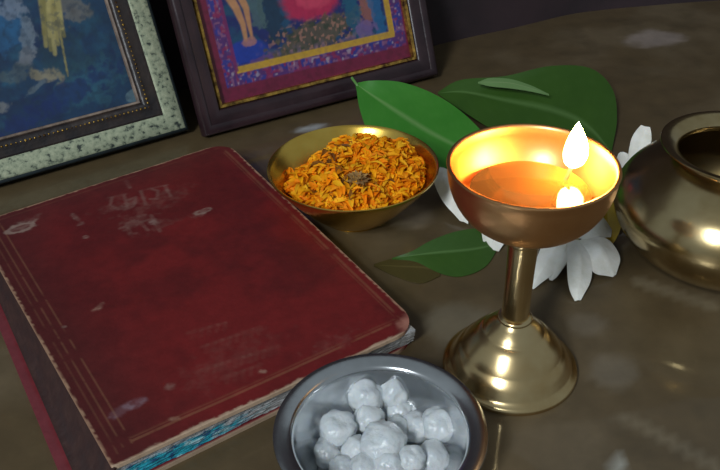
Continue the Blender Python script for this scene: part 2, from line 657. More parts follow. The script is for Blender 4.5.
def paint_left(x, y):
    c = np.tile(lin((18, 56, 88)), (len(x), 1))
    n = fbm(x / 2.5, y / 2.5, 5)
    n2 = fbm(x / .6, y / .6, 8)
    c = mixc(c, (12, 36, 76), sm(.4, .7, n) * .8)
    c = mixc(c, (40, 100, 122), sm(.5, .75, fbm(x / 1.5, y / 1.5, 12)) * .35)

    def blob(c, px, py, rx, ry, colr, amt, ang=0, rough=1.5):
        p = L1(px, py)
        q = L1(px + 1, py) - p
        k = np.hypot(*q)
        dx, dy = x - p[0], y - p[1]
        a_ = math.radians(ang)
        uu, vv = dx * math.cos(a_) + dy * math.sin(a_), -dx * math.sin(a_) + dy * math.cos(a_)
        d = np.hypot(uu / (rx * k), vv / (ry * k)) + (n2 - .5) * rough
        return mixc(c, colr, (1 - sm(.7, 1.05, d)) * amt)
    c = blob(c, 85, 85, 42, 24, (52, 110, 128), .4, 10)
    c = blob(c, 65, 60, 30, 30, (34, 70, 84), .5, 0)
    c = blob(c, 5, 25, 26, 34, (40, 110, 160), .5, 0)
    c = blob(c, 12, 8, 22, 14, (120, 132, 150), .75, -10)
    c = blob(c, 28, 36, 9, 26, (116, 130, 144), .8, -12)
    c = blob(c, 26, 56, 12, 9, (120, 124, 132), .75, 10)
    c = blob(c, 14, 76, 18, 10, (82, 96, 100), .6, 20)
    c = blob(c, 48, 76, 17, 9, (150, 140, 112), .75, -20)
    c = blob(c, 38, 86, 20, 4, (96, 110, 120), .7, 25)
    c = blob(c, 2, 107, 9, 7, (126, 128, 128), .7)
    c = blob(c, 72, 10, 18, 15, (120, 116, 108), .65)
    c = blob(c, 52, 104, 80, 14, (12, 42, 100), .7, 17)
    # golden tassel of loose strands
    for k, (sx, ex, ey) in enumerate([(40, 46, 46), (44, 51, 50), (48, 55, 54), (50, 58, 44), (54, 64, 36), (46, 50, 36), (52, 68, 76), (42, 44, 34), (56, 62, 28)]):
        d, t = dist_seg(x, y, [L1(sx, -10), L1((sx + ex) / 2 + 1, ey * .5), L1(ex, ey)])
        kk = 0.26 if k != 6 else .12
        c = mixc(c, [(158, 146, 86), (132, 124, 72), (176, 164, 104)][k % 3], (1 - sm(kk * .4, kk, d * (0.7 + .5 * t))) * .8)
    c = blob(c, 132, 97, 8, 6, (110, 140, 150), .6)  # hazy reflection at the lower right corner, painted into the print colour
    n5 = fbm(x / .35, y / .35, 15)
    c = mixc(c, (20, 50, 76), sm(.5, .7, n5) * .45)
    return c * (0.55 + 0.6 * n2[:, None])


print_sheet('print', 3.25, W1 - 3.25, 3.25, H1 - 3.25, 0.45, M_print, fr1, paint_left)

# ---- right frame
LEAN2 = 21.0
D2 = 1.3
a, b, u, up, out = frame_axes((206, 137), (440, 75), LEAN2, D2)
W2 = np.linalg.norm(b - a)
H2 = 27.0
fr2 = thing('picture_frame', 'dark wooden picture frame with maroon-edged print, leaning behind the bowl of petals', 'picture frame')
place_frame(fr2, a - out * D2, u, up, out)
bpy.context.view_layer.update()
fo2 = np.array(fr2.matrix_world.translation) / S
L2 = to_local(fo2, u, up, out, 0.35)
frame_part('moulding', [(0.5, 0), (0, 0), (0, 1.0), (0.1, 1.2), (0.3, 1.3), (0.65, 1.25), (0.8, 1.1), (1.3, 1.15), (1.7, 1.05), (1.9, .75), (1.95, .55)], W2, H2, M_darkwood, fr2)
frame_part('gilt_slip', [(1.9, .76), (1.98, .90), (2.2, .80), (2.28, .3)], W2, H2, M_gilt, fr2)['label'] = 'thin gilt inner slip'
frame_part('backing', [(0.5, 0.0), (1.2, -.02), (3.9, -.02), (min(W2, H2) / 2, -.02)], W2, H2, M_brownwood, fr2)


def paint_right(x, y):
    n2 = fbm(x / .45, y / .45, 31)
    n3 = fbm(x / .28, y / .28, 37, 2)
    n4 = vnoise(x / .22, y / .22, 41)
    c = np.tile(lin((118, 24, 60)), (len(x), 1))
    c = mixc(c, (92, 18, 46), sm(.4, .7, n2) * .5)
    bl, br = L2(236, 70), L2(396, 36)
    base = (bl[1] + br[1]) / 2
    il = L2(236, 68)[0]
    ir = L2(394, 34)[0]
    # floral band round the picture
    din = np.maximum(np.maximum(il - x, x - ir), base - y)
    band = sm(-.05, .05, din) * (1 - sm(1.12, 1.22, din))
    fl = np.tile(lin((86, 44, 112)), (len(x), 1))
    fl = mixc(fl, (52, 52, 140), sm(.5, .6, vnoise(x / .5, y / .5, 51)))
    fl = mixc(fl, (150, 96, 130), sm(.55, .8, n4) * .7)
    fl = mixc(fl, (176, 160, 176), .7 * sm(.74, .9, vnoise(x / .3, y / .3, 61)))
    fl = mixc(fl, (140, 30, 80), sm(.68, .78, vnoise(x / .35, y / .35, 71)) * .8)
    c = c * (1 - band[:, None]) + fl * band[:, None]
    # picture inside
    ins = 1 - sm(-.03, .03, din)
    pc = np.tile(lin((28, 40, 104)), (len(x), 1))
    pc = mixc(pc, (26, 84, 110), sm(.45, .65, fbm(x / 1.6, y / 1.6, 81)) * .7)

    def blob(pc, px, py, rx, ry, colr, amt, ang=0, rough=1.2):
        p = L2(px, py)
        k = np.hypot(*(L2(px + 1, py) - p))
        dx, dy = x - p[0], y - p[1]
        a_ = math.radians(ang)
        uu, vv = dx * math.cos(a_) + dy * math.sin(a_), -dx * math.sin(a_) + dy * math.cos(a_)
        d = np.hypot(uu / (rx * k), vv / (ry * k)) + (n2 - .5) * rough
        return mixc(pc, colr, (1 - sm(.75, 1.05, d)) * amt)
    pc = blob(pc, 246, 52, 26, 12, (26, 58, 160), .95, 0, .3)
    pc = blob(pc, 262, 61, 18, 6, (104, 70, 130), .8, 15)
    pc = blob(pc, 272, 16, 12, 34, (22, 52, 78), .9)
    pc = blob(pc, 256, 8, 9, 20, (84, 110, 110), .7)
    for pts, w in (([(226, -8), (236, 8), (243, 24), (246, 40)], .52), ([(238, -8), (246, 8), (249, 24), (252, 38)], .45)):
        d, t = dist_seg(x, y, [L2(*q) for q in pts])
        pc = mixc(pc, (196, 140, 96), (1 - sm(w * .6, w, d + .25 * t)) * .95)
    pc = blob(pc, 250, 42, 8, 5, (176, 120, 110), .8)
    pc = blob(pc, 310, -6, 34, 26, (186, 34, 78), .95, 0, .35)
    pc = blob(pc, 314, -6, 22, 14, (214, 70, 100), .7, 0, .3)
    pc = blob(pc, 318, 34, 56, 13, (92, 82, 64), .9, 12)
    sp = (1 - sm(.7, 1.1, np.hypot((x - L2(318, 34)[0]) / 5.4, (y - L2(318, 34)[1]) / 1.5)))
    pc = mixc(pc, (168, 120, 104), sm(.6, .75, n4) * sp * .8)
    pc = mixc(pc, (44, 60, 44), sm(.6, .75, vnoise(x / .35, y / .35, 91)) * sp * .7)
    pc = blob(pc, 366, 6, 8, 22, (158, 98, 84), .8)
    pc = blob(pc, 352, 12, 9, 24, (26, 92, 120), .8)
    pc = blob(pc, 377, 12, 7, 26, (30, 100, 150), .8)
    pc = blob(pc, 366, 28, 12, 9, (120, 96, 150), .8)
    sp2 = (1 - sm(.2, 1.4, y - base)) * ins
    pc = mixc(pc, (130, 104, 130), sm(.6, .8, vnoise(x / .4, y / .4, 95)) * sp2 * .7)
    c = c * (1 - ins[:, None]) + pc * ins[:, None]
    # yellow rule along the bottom and right, purple rule at the left
    yb = (1 - sm(.26, .34, np.abs(y - base - .1))) * sm(il - .05, il + .05, x) * (1 - sm(ir, ir + .1, x))
    yr = (1 - sm(.26, .34, np.abs(x - ir + .2))) * sm(base - .05, base + .05, y)
    c = mixc(c, (206, 160, 44), np.maximum(yb, yr) * (.8 + .2 * n3))
    yl = (1 - sm(.12, .2, np.abs(x - il))) * sm(base - .05, base + .05, y)
    c = mixc(c, (120, 36, 96), yl * .9)
    return c * (0.72 + .2 * n3[:, None])


print_sheet('print', 1.95, W2 - 1.95, 1.95, H2 - 1.95, 0.35, M_print, fr2, paint_right, .08)

# ------------------------------------------------------------------ red book
ZT = 1.85
TL, TR, BR, BL = at(-26, 224, ZT), at(226, 142, ZT), at(421, 326, ZT), at(112, 468, ZT)
bb = {'BL': at(75, 511, 0.25), 'BR': at(419, 341, 0.25)}
lp, lq = at(0, 330, .25), at(58, 470, .25)
ld = (lp - lq) / np.linalg.norm(lp - lq)
bTL = bb['BL'] + ld * 25.2
bTR = TR + np.array([.1, 0, 0])
bTR[2] = .25
book = thing('book', 'old dark red leather bound book with worn cover lying left of the steel bowl', 'book', (-11, 39, 0))
BO = np.array([-11, 39, 0.0])


def board_pts(q, ns, nt, rad):
    """grid over the quad q = (TL, TR, BR, BL) with corners rounded by rad (cm)"""
    TLq, TRq, BRq, BLq = q
    Ws = (np.linalg.norm(TRq - TLq) + np.linalg.norm(BRq - BLq)) / 2
    Ls = (np.linalg.norm(BLq - TLq) + np.linalg.norm(BRq - TRq)) / 2
    ts = np.linspace(0, 1, nt)
    ts = ts - 0.06 * np.sin(2 * PI * ts) / (2 * PI) * 1.0
    uv = np.zeros((ns, nt, 2))
    for j, t in enumerate(ts):
        def cut(r, d):
            return r - math.sqrt(max(r * r - (r - d) ** 2, 0)) if d < r else 0
        dt, db = t * Ls, (1 - t) * Ls
        s0 = max(cut(rad[0], dt), cut(rad[3], db)) / Ws
        s1 = 1 - max(cut(rad[1], dt), cut(rad[2], db)) / Ws
        uv[:, j, 0] = s0 + (s1 - s0) * np.linspace(0, 1, ns)
        uv[:, j, 1] = t
    s, t = uv[..., 0:1], uv[..., 1:2]
    P = (TLq * (1 - s) + TRq * s) * (1 - t) + (BLq * (1 - s) + BRq * s) * t
    return P, uv, Ws, Ls


def board(name, q, ns, nt, rad, thick, mat, paint, wob=0.0):
    P, uv, Ws, Ls = board_pts(q, ns, nt, rad)
    if wob:
        P[..., 2] += wob * (fbm(P[..., 0].ravel() / 5, P[..., 1].ravel() / 5, 77).reshape(P.shape[:2]) - .5)
    top = P.reshape(-1, 3)
    v, f = solid_grid(P, thick)
    c = paint(uv[..., 0].ravel() * Ws, uv[..., 1].ravel() * Ls, Ws, Ls, top)
    ec = np.vstack([c, c])
    return mesh_obj(name, np.array(v) - BO, f, mat, book, cols=ec)


def quad_uv(px, py, q, z, Ws, Ls):
    p = at(px, py, z)
    TLq, TRq, BRq, BLq = q
    s = t = .5
    for _ in range(30):
        P = (TLq * (1 - s) + TRq * s) * (1 - t) + (BLq * (1 - s) + BRq * s) * t
        ds = (TRq - TLq) * (1 - t) + (BRq - BLq) * t
        dt = (BLq - TLq) * (1 - s) + (BRq - TRq) * s
        A = np.array([[ds[0], dt[0]], [ds[1], dt[1]]])
        e = (p - P)[:2]
        k = np.linalg.solve(A, e)
        s, t = s + k[0], t + k[1]
    return np.array([s * Ws, t * Ls])


QT = (TL, TR, BR, BL)


def paint_cover(x, y, W, L, top):
    n = fbm(x / 3.0, y / 3.0, 14)
    nf = fbm(x / .5, y / .5, 17)
    nn = vnoise(x / .22, y / .22, 19)
    c = np.tile(lin((108, 27, 27)), (len(x), 1))
    c = mixc(c, (82, 22, 23), sm(.4, .7, n) * .7)
    # rubbed, browned leather towards the hinge and the head
    hinge = 1 - sm(0, 6.0, x + (n - .5) * 4)
    c = mixc(c, (66, 28, 27), hinge * .75)
    head = 1 - sm(0, 5.0, y + (n - .5) * 4)
    c = mixc(c, (78, 34, 32), head * .55)
    g = (160, 118, 84)

    def rule(c, pos, w, amt, lo, hi, along):
        d = np.abs(pos)
        keep = sm(.32, .5, vnoise(along / .9, along * 0 + 3.3, 23) * .6 + nf * .5) * ((along > lo) & (along < hi))
        return mixc(c, g, (1 - sm(w * .5, w, d)) * amt * .42 * keep)
    c = rule(c, x - .95, .07, .5, 1.0, L - .9, y)
    c = rule(c, x - 1.4, .08, .55, 1.0, L - .9, y)
    c = rule(c, x - .55, .06, .3, .6, L - .6, y)
    c = rule(c, W - .62 - x, .10, .5, .8, L - .9, y)
    c = rule(c, W - .85 - x, .05, .3, .8, L - .9, y)
    c = rule(c, L - 1.05 - y, .09, .6, 1.4, W - .9, x)
    c = rule(c, L - 1.3 - y, .06, .4, 1.4, W - .9, x)
    c = rule(c, y - .55, .06, .25, .8, W - .8, x)

    def mark(c, px, py, rx, ry, amt, ang=0, colr=(150, 128, 116), rough=1.7):
        p = quad_uv(px, py, QT, ZT, W, L)
        a_ = math.radians(ang)
        dx, dy = x - p[0], y - p[1]
        uu, vv = dx * math.cos(a_) + dy * math.sin(a_), -dx * math.sin(a_) + dy * math.cos(a_)
        d = np.hypot(uu / rx, vv / ry) + (nf - .5) * rough
        return mixc(c, colr, (1 - sm(.45, 1.1, d)) * amt * .7 * (.4 + .6 * sm(.3, .7, nn)))

    def ring(c, px, py, rx, ry, w, amt):
        p = quad_uv(px, py, QT, ZT, W, L)
        d = np.abs(np.hypot((x - p[0]) / rx, (y - p[1]) / ry) - 1) * min(rx, ry) + (nf - .5) * .25
        return mixc(c, (150, 128, 116), (1 - sm(w * .5, w, d)) * amt)
    # worn stamp at the corner
    c = mark(c, 25, 225, 1.1, .7, .45, -25)
    c = ring(c, 20, 228, .8, .45, .14, .6)
    c = mark(c, 30, 222, .45, .35, .6)
    # rubbed title strokes
    c = mark(c, 75, 217, .22, .6, .6, 0)
    c = mark(c, 80, 224, .35, .3, .5, 40)
    c = mark(c, 86, 237, .22, .18, .7)

    def stroke(c, pts, w, amt, colr=(150, 124, 112)):
        P = [quad_uv(px, py, QT, ZT, W, L) for px, py in pts]
        d, _ = dist_seg(x, y, P)
        return mixc(c, colr, (1 - sm(w * .35, w, d + (nf - .5) * .16)) * amt * .42 * (.3 + .7 * sm(.35, .6, nf)))
    # head line of the title and the letters hanging from it, almost rubbed away
    c = stroke(c, [(108, 198), (126, 194)], .16, .35)
    c = stroke(c, [(140, 191), (168, 185)], .16, .35)
    for pts in ([(112, 198), (110, 206), (118, 209)], [(124, 195), (127, 206)], [(128, 200), (136, 197), (134, 206), (126, 209)], [(141, 192), (146, 205)], [(150, 189), (158, 191), (157, 199), (150, 199)], [(165, 186), (171, 197)], [(130, 188), (126, 181)]):
        c = stroke(c, pts, .2, .55)
    c = mark(c, 165, 192, .7, .35, .3, -12)
    c = mark(c, 132, 203, 1.5, .6, .28, -12)
    c = mark(c, 135, 222, 1.3, .5, .28, -14)
    for pts in ([(120, 228), (150, 219)], [(128, 226), (130, 234), (136, 233)], [(140, 222), (148, 230)], [(151, 215), (160, 231)]):
        c = stroke(c, pts, .2, .5)
    c = mark(c, 152, 222, .4, .55, .55, 20, (164, 142, 132))
    c = mark(c, 201, 212, .95, .42, .5, -12)
    c = ring(c, 203, 211, .6, .24, .1, .5)
    # faded lines of lettering near the foot
    for (xa, ya, xb, yb) in [(188, 333, 228, 322), (202, 347, 262, 326), (196, 372, 280, 345), (222, 378, 262, 364)]:
        k = 0
        nseg = int((xb - xa) / 7)
        for k in range(nseg):
            f0, f1 = k / nseg, (k + .7) / nseg
            pa = (xa + (xb - xa) * f0, ya + (yb - ya) * f0)
            pb = (xa + (xb - xa) * f1, ya + (yb - ya) * f1)
            c = stroke(c, [pa, pb], .22, .30, (134, 92, 80))
            c = stroke(c, [pb, (pb[0] - 1, pb[1] + 7)], .2, .28, (134, 92, 80))
    for (px, py, rx, ry, am) in [(150, 205, 2.6, 1.0, .3), (115, 205, 1.6, .9, .25), (160, 225, 1.4, .7, .25), (230, 360, 3.0, 1.3, .16), (330, 345, 1.6, .7, .25)]:
        c = mark(c, px, py, rx, ry, am, -12, (128, 92, 82), 2.4)
    # scuffs
    c = mark(c, 98, 308, .5, .28, .75, -20, (182, 148, 128))
    c = mark(c, 127, 407, .9, .4, .6, -10, (142, 124, 134))
    c = mark(c, 138, 404, .6, .3, .45, 0, (142, 124, 134))
    c = mark(c, 172, 385, .4, .3, .4, 0)
    c = mark(c, 175, 419, .35, .25, .6, 0, (176, 140, 116))
    c = mark(c, 64, 327, .2, .15, .5)
    c = mark(c, 263, 371, .2, .15, .6, 0, (180, 150, 130))
    # edge wear: the cloth is rubbed through to pale board all round
    e = np.minimum(np.minimum(x, W - x), np.minimum(y, L - y))
    P = top
    wear = (1 - sm(.05, .14, e + (nn - .5) * .16))
    c = mixc(c, (176, 140, 112), wear * (.55 + .35 * nf))
    de = np.minimum(L - y, 9)
    c = mixc(c, (196, 172, 146), (1 - sm(.06, .2, de + (nf - .5) * .45)) * .7)
    # corner of the fore edge rubbed pale
    rc = np.hypot(W - x, L - y)
    c = mixc(c, (196, 140, 120), (1 - sm(.7, 1.5, rc + (nf - .5) * .8)) * .55)
    return c


board('front_cover', QT, 200, 290, (.4, 1.7, 1.7, .25), .22, M_book, paint_cover, wob=.10)


def paint_back(x, y, W, L, top):
    nf = fbm(x / .5, y / .5, 117)
    c = np.tile(lin((112, 34, 40)), (len(x), 1))
    c = mixc(c, (112, 50, 56), (1 - sm(.35, .62, x + (nf - .5) * .25)) * .85)
    c = mixc(c, (178, 156, 130), (1 - sm(.03, .14, L - y + (nf - .5) * .1)) * .85)
    return c


board('back_cover', (bTL, bTR, bb['BR'], bb['BL']), 120, 160, (.3, 1.7, 1.5, .3), .24, M_book, paint_back)

# page block between the boards
ins_t = .30
zt, zb = ZT - .24, .27


def inset(q, i, left=0.9, bottom=None):
    TLq, TRq, BRq, BLq = [p.copy() for p in q]
    ux = (TRq - TLq) / np.linalg.norm(TRq - TLq)
    uy = (BLq - TLq) / np.linalg.norm(BLq - TLq)
    ub = (BRq - BLq) / np.linalg.norm(BRq - BLq)
    bt = i if bottom is None else bottom
    return [TLq + ux * left + uy * i, TRq - ux * i + uy * i, BRq - ub * i - uy * bt, BLq + ub * left - uy * bt]


qt = inset(QT, .28, .35, .16)
qb = inset((bTL, bTR, bb['BR'], bb['BL']), .28, 1.1, .2)
nl = 26
ring_n = []
for k in range(4):
    ring_n.append(150 if k in (0, 2) else 60)
V, cols = [], []
lev = []
for l in range(nl):
    f_ = l / (nl - 1)
    q = [qb[k] * (1 - f_) + qt[k] * f_ for k in range(4)]
    row = []
    for k in range(4):
        p0, p1 = q[k], q[(k + 1) % 4]
        n_ = ring_n[k]
        for i in range(n_):
            t = i / n_
            p = p0 * (1 - t) + p1 * t
            z = zb + (zt - zb) * f_
            cen = (q[0] + q[2]) / 2
            d = (p - cen)
            jit = (vnoise(np.array([t * n_ * .3]), np.array([l * 1.7 + k * 50]), 5)[0] - .5) * .12
            p = p + d / np.linalg.norm(d) * jit
            row.append(len(V))
            V.append((p[0], p[1], z))
            base = np.array(lin((168, 160, 146)))
            if k == 2:
                # foot of the block (front): from right (t=0) to left (t=1)
                tl = 1 - t
                m1 = vnoise(np.array([tl * 40]), np.array([f_ * 7]), 6)[0]
                m2 = vnoise(np.array([tl * 90]), np.array([f_ * 12]), 7)[0]
                teal = sm(.0, .14, (.46 - tl) + (m1 - .5) * .25) * sm(.08, .22, .86 - f_ + (m2 - .5) * .2)
                tc_ = lin((28, 150, 168)) * (1 - sm(.45, .75, m2)) + lin((20, 70, 110)) * sm(.45, .75, m2)
                tc_ = tc_ * (1 - sm(.72, .85, m1) * .7) + lin((170, 200, 200)) * sm(.72, .85, m1) * .7
                base = base * (1 - teal) + tc_ * teal
                grey = lin((178, 182, 190)) * (.55 + .6 * m2)
                base = base * (1 - .6 * (1 - teal)) + grey * .6 * (1 - teal)
            cols.append(base * (.8 + .3 * ((l * 7919) % 5) / 5))
    lev.append(row)
F = []
n_ = len(lev[0])
for l in range(nl - 1):
    for i in range(n_):
        F.append((lev[l][i], lev[l][(i + 1) % n_], lev[l + 1][(i + 1) % n_], lev[l + 1][i]))
F.append(tuple(lev[-1]))
F.append(tuple(reversed(lev[0])))
o = mesh_obj('page_block', np.array(V) - BO, F, M_pages, book, cols=np.array(cols), smooth=False)
o['label'] = 'pages with teal stained foot'

# slumped spine from the upper board down to the lower one
ns, nt = 60, 16
G = np.zeros((ns, nt, 3))
for i in range(ns):
    s = i / (ns - 1)
    pT = TL * (1 - s) + BL * s + np.array([.1, .03, -.05])
    pB = bTL * (1 - s) + bb['BL'] * s
    pB = pB + np.array([.5, .3, .02])
    for j in range(nt):
        t = j / (nt - 1)
        p = pT * (1 - t) + pB * t
        p[2] = pT[2] + (pB[2] - pT[2]) * (1 - (1 - t) ** 1.6)
        p[2] += .10 * math.sin(PI * t) * mnoise.noise(Vector((s * 9, t * 2, 1)))
        G[i, j] = p
v, f = solid_grid(G, .12)
x_, y_ = np.repeat(np.linspace(0, 25, ns), nt), np.tile(np.linspace(0, 2, nt), ns)
nf = fbm(x_ / .8, y_ / .3, 55)
c = np.tile(lin((46, 22, 19)), (ns * nt, 1))
c = mixc(c, (60, 36, 29), sm(.45, .7, nf) * .5)
c = mixc(c, (40, 24, 24), sm(.55, .8, 1 - nf) * .6)
mesh_obj('spine', np.array(v) - BO, f, M_spine, book, cols=np.vstack([c, c]))['label'] = 'cracked brown spine'

# ------------------------------------------------------------------ brass oil lamp
lb = at(509, 367, 0)
lamp = thing('oil_lamp', 'brass pedestal oil lamp burning in front of the white flowers', 'oil lamp', (lb[0], lb[1], 0))
HL = 13.15
v, f = lathe([(0, .35), (3.2, .3), (3.55, 0), (3.66, .02), (3.72, .16), (3.70, .32), (3.58, .42), (3.40, .50), (3.3, .66), (3.1, 1.05), (2.84, 1.45), (2.74, 1.52), (2.66, 1.66), (2.4, 2.05), (2.05, 2.45), (1.74, 2.78), (1.66, 2.80), (1.6, 2.92), (1.36, 3.18), (1.08, 3.40), (.86, 3.58), (.8, 3.7), (0, 3.7)])
mesh_obj('base', v, f, M_brass, lamp)
v, f = lathe([(0, 3.6), (.86, 3.6), (.93, 3.68), (.93, 3.78), (.84, 3.88), (0, 3.88)])
mesh_obj('collar', v, f, M_brass, lamp)
v, f = lathe([(0, 3.8), (.72, 3.8), (.74, 4.0), (.71, 5.4), (.72, 7.0), (.76, 8.3), (.80, 8.7), (0, 8.7)])
mesh_obj('stem', v, f, M_brass, lamp)
v, f = lathe([(0, 8.6), (.8, 8.6), (.86, 8.7), (.84, 8.82), (.86, 9.2), (.94, 9.5), (.98, 9.62), (.9, 9.74), (0, 9.74)])
mesh_obj('collar', v, f, M_brass, lamp)
RB = 3.98
prof = [(0, 9.6), (.9, 9.62)]
for k in range(1, 15):
    a = k / 14
    prof.append((.9 + (RB - .9) * math.sin(a * PI / 2) ** .88, 9.62 + (HL - .15 - 9.62) * (1 - math.cos(a * PI / 2)) ** 1.0))
prof += [(RB + .05, HL - .06), (RB + .03, HL), (RB - .05, HL + .03), (RB - .14, HL), (RB - .2, HL - .15)]
for k in range(13, -1, -1):
    a = k / 14
    prof.append((max((RB - .2) * math.sin(a * PI / 2) ** .9, 0) if k else 0, 10.0 + (HL - .2 - 10.0) * (1 - math.cos(a * PI / 2))))
v, f = lathe(prof)
mesh_obj('bowl', v, f, M_copper, lamp)['label'] = 'coppery bowl of the lamp'
# oil
ZO = 11.6
v, f = lathe([(0, ZO), (1.5, ZO), (2.6, ZO), (2.86, ZO + .03), (2.76, ZO - .15), (2.4, ZO - .6), (1.6, ZO - 1.1), (0, ZO - 1.4)])
tag(mesh_obj('lamp_oil', v, f, oil_mat(), loc=(lb[0], lb[1], 0)), 'pool of oil inside the burning brass lamp', 'oil', kind='stuff')
# wick with its flame
wb = at(573, 165, 12.3)
wick = thing('wick', 'lit cotton wick at the far right of the lamp bowl', 'wick', tuple(wb))
wa = np.array([-.9, -.5, -1.75])
ctr = smooth_curve([wa, wa * .6 + np.array([-.05, 0, -.1]), wa * .25 + np.array([0, 0, -.1]), np.array([0, 0, .25])], 24)
V, F = [], []
for i, p in enumerate(ctr):
    d = ctr[min(i + 1, 23)] - ctr[max(i - 1, 0)]
    d /= np.linalg.norm(d)
    s = np.cross(d, [0, 0, 1.0])
    s /= np.linalg.norm(s)
    t = np.cross(s, d)
    for k in range(10):
        a = 2 * PI * k / 10 + i * .5
        r = .10 * (1 + .12 * math.cos(3 * a))
        V.append(p + s * math.cos(a) * r + t * math.sin(a) * r)
for i in range(23):
    for k in range(10):
        F.append((i * 10 + k, i * 10 + (k + 1) % 10, (i + 1) * 10 + (k + 1) % 10, (i + 1) * 10 + k))
F.append(tuple(range(10)))
F.append(tuple(range(239, 229, -1)))
mesh_obj('cotton_cord', V, F, plain('cotton', (150, 120, 80), rough=.9, noise=.2, nscale=200), wick)
prof = [(0, -.1), (.25, -.02), (.46, .18), (.57, .55), (.55, .95), (.44, 1.4), (.27, 1.8), (.11, 2.15), (0, 2.35)]
v, f = lathe([(r, z) for r, z in smooth_curve([(r, z, 0) for r, z in prof], 26)[:, :2].clip(min=[0, -1])], 28)
v = np.array(v)
v[:, 0] += .05 * np.sin(v[:, 2] * 1.8)
mesh_obj('flame', v, f, flame_mat(), wick)['label'] = 'small bright yellow flame'

# ------------------------------------------------------------------ bowl of marigold petals
ZP = 4.1
pc = at(353, 165, ZP)
RP = 5.9


def bowl_profile(R, H, foot, th, lip):
    pr = [(0, .12), (foot - .25, .12), (foot - .2, 0), (foot, 0), (foot + .05, .15)]
    for k in range(1, 15):
        t = k / 14
        pr.append((foot + .05 + (R - .08 - foot) * t ** .82, .15 + (H - .35) * t))
    pr += [(R, H - .12), (R + lip, H - .02), (R + lip, H + .05), (R, H + .08), (R - th, H)]
    for k in range(14, -1, -1):
        t = k / 14
        pr.append((foot * .97 + (R - th - .03 - foot) * t ** .82, .15 + th + (H - .35 - th) * t))
    pr.append((0, .15 + th))
    return pr


v, f = lathe(bowl_profile(RP, ZP, 2.3, .14, .06), 112)
bowl = tag(mesh_obj('brass_bowl', v, f, M_gold, loc=(pc[0], pc[1], 0)), 'round brass bowl filled with orange petals beside the red book', 'bowl')


def heap(x, y):
    r = np.hypot(x - .55, (y + .1) * 1.0)
    h = 2.8 + 1.9 * np.clip(1 - (r / 5.2) ** 2, -0.2, 1)
    h += .75 * np.exp(-(((x - 1.6) / 2.2) ** 2 + ((y - .8) / 2.2) ** 2))
    h -= .7 * np.exp(-(((x + 3.2) / 1.6) ** 2 + ((y - 2.6) / 1.8) ** 2))
    h += 1.9 * (fbm(x / 1.2 + 9, y / 1.2 + 3, 44, 2) - .5)
    return h


V, F, Cc = [], [], []
pal = [(255, 176, 16), (255, 164, 10), (252, 152, 8), (255, 190, 34), (250, 142, 8), (255, 182, 22)]
cnt = 0
while cnt < 2400:
    x, y = RNG.uniform(-5.1, 5.4), RNG.uniform(-4.7, 4.9)
    r = math.hypot(x, y)
    if r > 4.9 or (x < -1.2 and y > 1.6 and math.hypot(x, y) > 3.6):
        continue
    z = float(heap(np.array([x]), np.array([y]))[0])
    zin = 0.5 + 3.4 * max(0, (r - 2.3) / 3.5) ** 1.2     # stay above the bowl wall
    z = max(z, min(zin, 3.6)) + RNG.uniform(-.3, .2)
    dull = math.exp(-(((x - .1) / 1.0) ** 2 + ((y + 2.9) / .8) ** 2)) + .5 * math.exp(-(((x + 1.6) / .9) ** 2 + ((y + .2) / 1.3) ** 2))
    L, w = RNG.uniform(.5, 1.15), RNG.uniform(.24, .46)
    az, tl, rl = RNG.uniform(0, 2 * PI), RNG.uniform(-.35, .55), RNG.uniform(-.5, .5)
    d = np.array([math.cos(az) * math.cos(tl), math.sin(az) * math.cos(tl), math.sin(tl)])
    s = np.cross(d, [0, 0, 1.0])
    s /= np.linalg.norm(s)
    n_ = np.cross(s, d)
    s = s * math.cos(rl) + n_ * math.sin(rl)
    n_ = np.cross(s, d)
    o_ = len(V)
    for i in range(4):
        t = i / 3
        ww = w * (0.35, 0.9, 1.0, 0.45)[i] * .5
        c0 = np.array([x, y, z]) + d * L * (t - .5) + n_ * .22 * L * math.sin(PI * t)
        for q in (-1, 0, 1):
            p = c0 + s * q * ww + n_ * abs(q) * .08
            p[2] = max(p[2], .5)
            lim = 2.23 + 3.43 * min(max((p[2] - .29) / 3.61, 0), 1) ** .82 - .16
            rr = math.hypot(p[0], p[1])
            if rr > lim:
                p[0] *= lim / rr
                p[1] *= lim / rr
            V.append(p)
    for i in range(3):
        for q in range(2):
            F.append((o_ + i * 3 + q, o_ + i * 3 + q + 1, o_ + (i + 1) * 3 + q + 1, o_ + (i + 1) * 3 + q))
    cc = lin(pal[int(RNG.integers(len(pal)))])
    if RNG.random() < min(dull, .85):
        cc = lin([(150, 92, 30), (120, 74, 34), (170, 110, 40)][int(RNG.integers(3))])
    Cc += [cc * RNG.uniform(.8, 1.1)] * 12
    cnt += 1
ng = 44
o_ = len(V)
for i in range(ng):
    for j in range(ng * 2):
        rr, aa = 5.2 * i / (ng - 1), PI * j / ng
        x, y = rr * math.cos(aa), rr * math.sin(aa)
        z = max(float(heap(np.array([x]), np.array([y]))[0]) - .22, .5)
        lim = 2.23 + 3.43 * min(max((z - .29) / 3.61, 0), 1) ** .82 - .2
        if rr > lim:
            x, y = x * lim / rr, y * lim / rr
        V.append(np.array([x, y, z]))
        Cc.append(lin((250, 150, 10)) * (.85 + .3 * float(vnoise(np.array([x * 3]), np.array([y * 3]), 4)[0])))
for i in range(ng - 1):
    for j in range(ng * 2):
        j2 = (j + 1) % (ng * 2)
        F.append((o_ + i * ng * 2 + j, o_ + i * ng * 2 + j2, o_ + (i + 1) * ng * 2 + j2, o_ + (i + 1) * ng * 2 + j))
V = np.array(V)
tag(mesh_obj('marigold_petals', V, F, M_marigold, loc=(pc[0], pc[1], 0), cols=np.array(Cc)), 'heap of shredded orange marigold petals inside the brass bowl', 'petals', kind='stuff')
